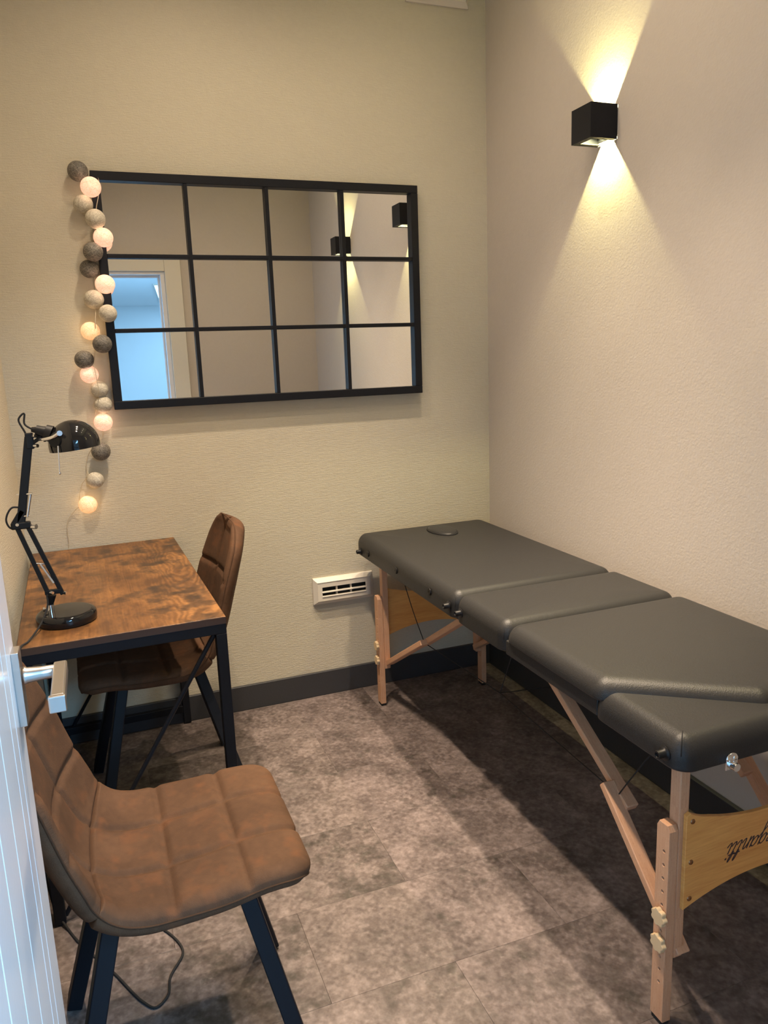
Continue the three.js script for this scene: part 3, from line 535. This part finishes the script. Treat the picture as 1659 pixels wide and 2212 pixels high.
// ---------------------------------------------------------------- desk lamp
{
  const bx = -1.722, bz = 0.868, y = deskY;
  const g = thing('desk_lamp', 'glossy black articulated desk lamp with domed shade', 'desk lamp', [bx, y, bz]);
  const base = new THREE.LatheGeometry([[0, 0], [0.070, 0], [0.0735, 0.003], [0.0745, 0.010], [0.0745, 0.018], [0.0725, 0.0245], [0.068, 0.0285], [0.062, 0.030], [0, 0.031]].map((p) => new THREE.Vector2(...p)), 64);
  mesh('base', base, blackGloss, g);
  const sx = -0.036, sz = 0.0;                          // stem position on the base
  const lo = (p) => V(p[0] - bx, p[1] - y, (p[2] ?? (bz)) - bz);
  mesh('stem_collar', merge([rod(V(sx, 0.029, sz), V(sx, 0.050, sz), 0.009), rod(V(sx - 0.015, 0.039, sz), V(sx, 0.039, sz), 0.003), rod(V(sx - 0.018, 0.039, sz), V(sx - 0.013, 0.039, sz), 0.006)]), chrome, g);
  const piv = lo([-1.757, 0.838]), elb = lo([-1.812, 1.020]), top = lo([-1.757, 1.238]);
  const px2 = 0.026;                                    // second bar of the parallelogram, to the right
  mesh('swivel', merge([rod(V(sx, 0.045, sz), V(piv.x + 0.004, piv.y - 0.008, 0), 0.006, 0.013), box(piv.x - 0.010, piv.x + px2 + 0.004, piv.y - 0.006, piv.y + 0.006, -0.006, 0.006, 0.002)]), blackPlastic, g);
  const b2 = V(piv.x + px2 + 0.006, piv.y - 0.010, 0), e2 = V(elb.x + px2, elb.y - 0.004, 0);
  mesh('lower_arm', bar(V(piv.x - 0.002, piv.y - 0.004, 0), elb, 0.011, 0.011, 0.002), blackPlastic, g);
  mesh('lower_arm', bar(b2, e2, 0.011, 0.011, 0.002), blackPlastic, g);
  mesh('elbow', merge([box(elb.x - 0.012, elb.x + px2 + 0.008, elb.y - 0.010, elb.y + 0.008, -0.009, 0.009, 0.004), bar(V(elb.x - 0.006, elb.y, 0), V(elb.x + 0.020, elb.y + 0.038, 0), 0.012, 0.016, 0.003), rod(V(elb.x, elb.y + 0.002, -0.012), V(elb.x, elb.y + 0.002, 0.012), 0.009)]), blackPlastic, g);
  mesh('elbow_bolt', merge([rod(V(elb.x + 0.004, elb.y + 0.004, 0.008), V(elb.x + 0.004, elb.y + 0.004, 0.016), 0.0055, 0.004), rod(V(elb.x + px2 + 0.004, elb.y - 0.006, 0), V(elb.x + px2 + 0.020, elb.y - 0.006, 0.01), 0.0055, 0.0065)]), chrome, g);
  mesh('upper_arm', bar(V(elb.x + 0.012, elb.y + 0.006, 0), top, 0.020, 0.012, 0.002, V(0, 0, 1)), blackPlastic, g);
  const spring = (a, b, r) => rod(a, b, r, r, 16);
  const dirU = top.clone().sub(elb).normalize();
  for (const s of [-1, 1]) {
    const o = V(s > 0 ? 0.023 : 0.000, 0, s > 0 ? 0.008 : -0.004);
    mesh('spring', spring(elb.clone().add(o).addScaledVector(dirU, 0.022), elb.clone().add(o).addScaledVector(dirU, 0.078), 0.0035), chrome, g);
  }
  mesh('spring_pin', merge([rod(elb.clone().add(V(0.010, 0.076, -0.004)), elb.clone().add(V(0.047, 0.078, 0.008)), 0.0026), rod(elb.clone().add(V(0.000, 0.021, -0.004)), elb.clone().add(V(0.034, 0.023, 0.008)), 0.0026)]), chrome, g);
  const mid = piv.clone().lerp(elb, 0.42);
  mesh('spring', spring(mid.clone().add(V(0.012, 0, 0.003)), piv.clone().add(V(0.014, 0.024, 0.003)), 0.0032), chrome, g);
  mesh('spring_pin', rod(mid.clone().add(V(0.000, 0.003, 0)), mid.clone().add(V(0.024, -0.002, 0)), 0.002), chrome, g);
  for (const p of [piv.clone().add(V(0.004, 0, 0.005)), b2.clone().add(V(0.004, 0.004, 0.004))]) mesh('bolt', rod(p, p.clone().add(V(0.006, 0, 0.008)), 0.0042, 0.0036), chrome, g);
  // head joint
  const sc = lo([-1.655, 1.212, bz]), R = 0.0615;       // centre of the shade's rim plane
  mesh('head_joint', merge([box(top.x - 0.009, top.x + 0.010, top.y - 0.030, top.y + 0.010, -0.007, 0.007, 0.003), bar(V(top.x, top.y - 0.020, 0), V(top.x + 0.028, top.y - 0.002, 0.003), 0.010, 0.009, 0.002), bar(V(top.x + 0.012, top.y + 0.002, 0), V(top.x + 0.030, top.y - 0.004, 0.003), 0.007, 0.007, 0.002)]), blackPlastic, g);
  mesh('head_bolt', merge([rod(V(top.x + 0.010, top.y + 0.002, 0.006), V(top.x + 0.016, top.y + 0.002, 0.014), 0.0045), rod(V(top.x + 0.010, top.y - 0.022, 0.006), V(top.x + 0.018, top.y - 0.022, 0.014), 0.0045), rod(V(top.x + 0.030, top.y - 0.008, 0.004), V(top.x + 0.036, top.y - 0.008, 0.016), 0.0055)]), chrome, g);
  mesh('bracket', tube([[sc.x - 0.078, sc.y + 0.018, 0.014], [sc.x - 0.066, sc.y + 0.021, 0.034], [sc.x - 0.046, sc.y + 0.026, 0.054], [sc.x - 0.030, sc.y + 0.035, 0.058]], 0.0042, 24), chrome, g);
  mesh('bracket_bolt', rod(V(sc.x - 0.029, sc.y + 0.035, 0.040), V(sc.x - 0.029, sc.y + 0.035, 0.064), 0.0065), chrome, g);
  const prof = []; for (let i = 0; i <= 20; i++) { const t = i / 20 * Math.PI / 2; prof.push(new THREE.Vector2(R * Math.cos(t), R * 1.0 * Math.sin(t))); }
  const inner = prof.slice().reverse().map((p) => new THREE.Vector2(p.x * 0.97, p.y * 0.97));
  const dome = new THREE.LatheGeometry([new THREE.Vector2(R * 0.985, -0.010), new THREE.Vector2(R, -0.010), ...prof, ...inner, new THREE.Vector2(R * 0.97, -0.009)], 64);
  dome.rotateZ(0.10); dome.translate(sc.x, sc.y, sc.z); dome.computeVertexNormals();
  const shade = mesh('shade', dome, blackGloss, g);
  mesh('socket', merge([rod(V(sc.x - 0.050, sc.y + 0.030, 0.008), V(sc.x - 0.064, sc.y + 0.036, 0.006), 0.021, 0.019, 28), rod(V(sc.x - 0.064, sc.y + 0.036, 0.006), V(sc.x - 0.084, sc.y + 0.042, 0.004), 0.0135, 0.012, 24), rod(V(sc.x - 0.084, sc.y + 0.042, 0.004), V(sc.x - 0.094, sc.y + 0.044, 0.003), 0.008, 0.006, 18)]), blackPlastic, shade);
  mesh('socket_cup', rod(V(sc.x - 0.036, sc.y + 0.016, 0.036), V(sc.x - 0.044, sc.y + 0.016, 0.050), 0.021, 0.015, 28), blackPlastic, shade);
  mesh('aiming_rod', merge([rod(V(sc.x - 0.036, sc.y + 0.004, 0.056), V(sc.x - 0.040, sc.y - 0.062, 0.058), 0.0018), new THREE.SphereGeometry(0.0036, 14, 10).translate(sc.x - 0.040, sc.y - 0.063, 0.058)]), chrome, shade);
  mesh('flex', tube([[sc.x - 0.092, sc.y + 0.044, 0.003], [sc.x - 0.108, sc.y + 0.058, 0.0], [top.x - 0.004, top.y + 0.058, 0], [top.x - 0.018, top.y + 0.044, 0], [top.x - 0.006, top.y + 0.006, 0], [top.x - 0.006, top.y - 0.03, -0.004]], 0.0024, 60), rubber, g);
  mesh('flex', tube([[elb.x + 0.016, elb.y + 0.044, 0.0], [elb.x - 0.004, elb.y + 0.046, 0.004], [elb.x - 0.020, elb.y + 0.018, 0.004], [elb.x - 0.014, elb.y - 0.004, 0.002], [elb.x + 0.002, elb.y - 0.010, 0]], 0.0024, 40), rubber, g);
  mesh('flex', tube([[piv.x - 0.004, piv.y - 0.004, 0.006], [piv.x - 0.006, piv.y - 0.03, 0.016], [piv.x - 0.022, piv.y - 0.062, 0.05], [-1.806 - bx, 0.004, 1.00 - bz], [-1.822 - bx, 0.002, 1.040 - bz], [-1.823 - bx, -0.05, 1.062 - bz]], 0.0024, 60), rubber, g);
  mesh('inline_plug', box(-1.832 - bx, -1.814 - bx, -0.092, -0.046, 1.054 - bz, 1.070 - bz, 0.004), blackPlastic, g);
}

// ---------------------------------------------------------------- cotton ball light garland
{
  const g = thing('ball_light_garland', 'string of grey and pink cotton-thread ball lights hanging from the mirror corner', 'string lights', [-1.53, 2.05, 0.02]);
  const O = g.position;
  const threads = (a, b, n, s) => {
    const w = 512, h = 256, cv = document.createElement('canvas'); cv.width = w; cv.height = h; const c = cv.getContext('2d'); c.fillStyle = `rgb(${a})`; c.fillRect(0, 0, w, h); seed = s;
    for (let i = 0; i < n; i++) { // great circles wound at random
      const nx = rnd() * 2 - 1, ny = rnd() * 2 - 1, nz = rnd() * 2 - 1, N = V(nx, ny, nz).normalize(), A = N.clone().cross(V(0.3, 0.8, 0.5)).normalize(), B = N.clone().cross(A); const k = rnd(); const off = (rnd() - 0.5) * 0.9, rr = Math.sqrt(1 - off * off);
      c.strokeStyle = `rgb(${mix(a, b, k)})`; c.lineWidth = 0.8 + rnd() * 0.9; c.beginPath(); let lu = -9;
      for (let j = 0; j <= 60; j++) { const t = j / 60 * 6.2832, p = A.clone().multiplyScalar(Math.cos(t) * rr).addScaledVector(B, Math.sin(t) * rr).addScaledVector(N, off); const u = (Math.atan2(p.z, -p.x) / 6.2832 + 0.5) * w, v = (Math.acos(Math.max(-1, Math.min(1, p.y))) / Math.PI) * h; if (Math.abs(u - lu) > 60) c.moveTo(u, v); else c.lineTo(u, v); lu = u; }
      c.stroke();
    }
    const t = new THREE.CanvasTexture(cv); t.colorSpace = THREE.SRGBColorSpace; t.wrapS = THREE.RepeatWrapping; return t;
  };
  const tLit = threads([255, 232, 214], [214, 160, 138], 260, 101), tLight = threads([226, 219, 202], [140, 131, 114], 240, 102), tDark = threads([66, 63, 60], [172, 165, 152], 200, 103);
  const K = {
    pink: M({ map: tLit, bumpMap: tLit, bumpScale: 0.0008, roughness: 0.8, emissive: lin(1, 0.76, 0.62), emissiveMap: tLit, emissiveIntensity: 0.8 }),
    warm: M({ map: tLit, bumpMap: tLit, bumpScale: 0.0008, roughness: 0.8, emissive: lin(1, 0.70, 0.34), emissiveMap: tLit, emissiveIntensity: 0.85 }),
    light: M({ map: tLight, bumpMap: tLight, bumpScale: 0.0008, roughness: 0.7 }),
    dark: M({ map: tDark, bumpMap: tDark, bumpScale: 0.0008, roughness: 0.6 }),
  };
  const balls = [[168, 370, 'dark', 0.036, 22], [196, 404, 'pink', 0.077, 22], [180, 442, 'light', 0.036, 21], [206, 473, 'light', 0.077, 21.5], [223, 513, 'pink', 0.077, 21], [201, 544, 'dark', 0.070, 21], [193, 581, 'dark', 0.036, 20], [227, 614, 'pink', 0.077, 21], [203, 647, 'light', 0.038, 21], [233, 677, 'light', 0.075, 19.5], [195, 715, 'warm', 0.036, 20], [221, 743, 'dark', 0.077, 20.5], [182, 777, 'dark', 0.046, 20.5], [193, 809, 'pink', 0.036, 19.5], [215, 841, 'light', 0.036, 18.5], [223, 874, 'light', 0.036, 19], [223, 912, 'pink', 0.036, 20], [218, 975, 'dark', 0.036, 20.5], [206, 1037, 'light', 0.036, 18.5], [190, 1090, 'warm', 0.036, 20]];
  const lbl = { pink: 'glowing pale pink ball', warm: 'glowing warm white ball', light: 'pale grey thread ball', dark: 'dark grey thread ball' };
  const pts = [];
  const fwd = ray(W / 2, H / 2);
  balls.forEach(([u, v, kind, z, rp], i) => {
    const p = on(u, v, 2, z), depth = p.clone().sub(camera.position).dot(fwd), r = rp * depth / F * 0.985; seed = 500 + i * 77;
    const q = p.clone().sub(O), geo = new THREE.SphereGeometry(r, 40, 28); geo.scale(1, 0.97, 0.97); geo.rotateX(rnd() * 6); geo.rotateY(rnd() * 6); geo.translate(q.x, q.y, q.z);
    const b = mesh('ball', geo, K[kind], g); b.userData.label = lbl[kind]; pts.push(V(q.x, q.y, q.z));
    if (kind === 'pink' || kind === 'warm') { const L = new THREE.PointLight(kind === 'pink' ? lin(1, 0.66, 0.45) : lin(1, 0.68, 0.32), 0.0045, 0, 2); L.position.set(q.x, q.y, q.z); L.castShadow = true; L.shadow.radius = 0.4; g.add(L); }
  });
  const wire = M({ color: lin(0.55, 0.48, 0.36), roughness: 0.5 });
  const c1 = [on(206, 372, 2, 0.040), on(213, 388, 2, 0.041), on(213, 420, 2, 0.042), on(208, 450, 2, 0.042), on(205, 500, 2, 0.040), on(204, 560, 2, 0.012), on(205, 600, 2, 0.012), on(207, 640, 2, 0.010), on(206, 700, 2, 0.072), on(207, 735, 2, 0.012), on(204, 790, 2, 0.075), on(209, 820, 2, 0.078), on(214, 850, 2, 0.074), on(205, 895, 2, 0.006)].map((p) => p.sub(O));
  mesh('cord', tube(c1, 0.0013, 160), wire, g);
  mesh('cord', tube([on(223, 915, 2, 0.02), on(222, 945, 2, 0.015), on(204, 962, 2, 0.02), on(190, 985, 2, 0.01), on(187, 1010, 2, 0.008), on(193, 1032, 2, 0.02)].map((p) => p.sub(O)), 0.0013, 60), wire, g);
  mesh('cord', tube([on(190, 1030, 2, 0.02), on(178, 1045, 2, 0.008), on(173, 1065, 2, 0.006), on(174, 1080, 2, 0.02)].map((p) => p.sub(O)), 0.0013, 40), wire, g);
  mesh('cord', tube([on(174, 1092, 2, 0.02), on(160, 1105, 2, 0.008), on(147, 1125, 2, 0.005), on(146, 1150, 2, 0.005), on(149, 1172, 2, 0.005), on(146, 1200, 2, 0.004), on(146, 1240, 2, 0.004)].map((p) => p.sub(O)), 0.0013, 60), wire, g);
}

// ---------------------------------------------------------------- lead on the floor and socket adapter
tag(mesh('power_lead', tube([[-1.845, 0.16, 0.99], [-1.838, 0.10, 1.0], [-1.828, 0.03, 1.01], [-1.80, 0.005, 1.06], [-1.774, 0.003, 1.118], [-1.697, 0.003, 1.254], [-1.636, 0.003, 1.373], [-1.612, 0.003, 1.398], [-1.584, 0.003, 1.375], [-1.573, 0.003, 1.322], [-1.538, 0.003, 1.261], [-1.540, 0.003, 1.228], [-1.577, 0.003, 1.153], [-1.66, 0.003, 1.06]], 0.003, 160), rubber), 'black power lead looping on the floor under the chair', 'cord');

renderer.render(scene, camera);
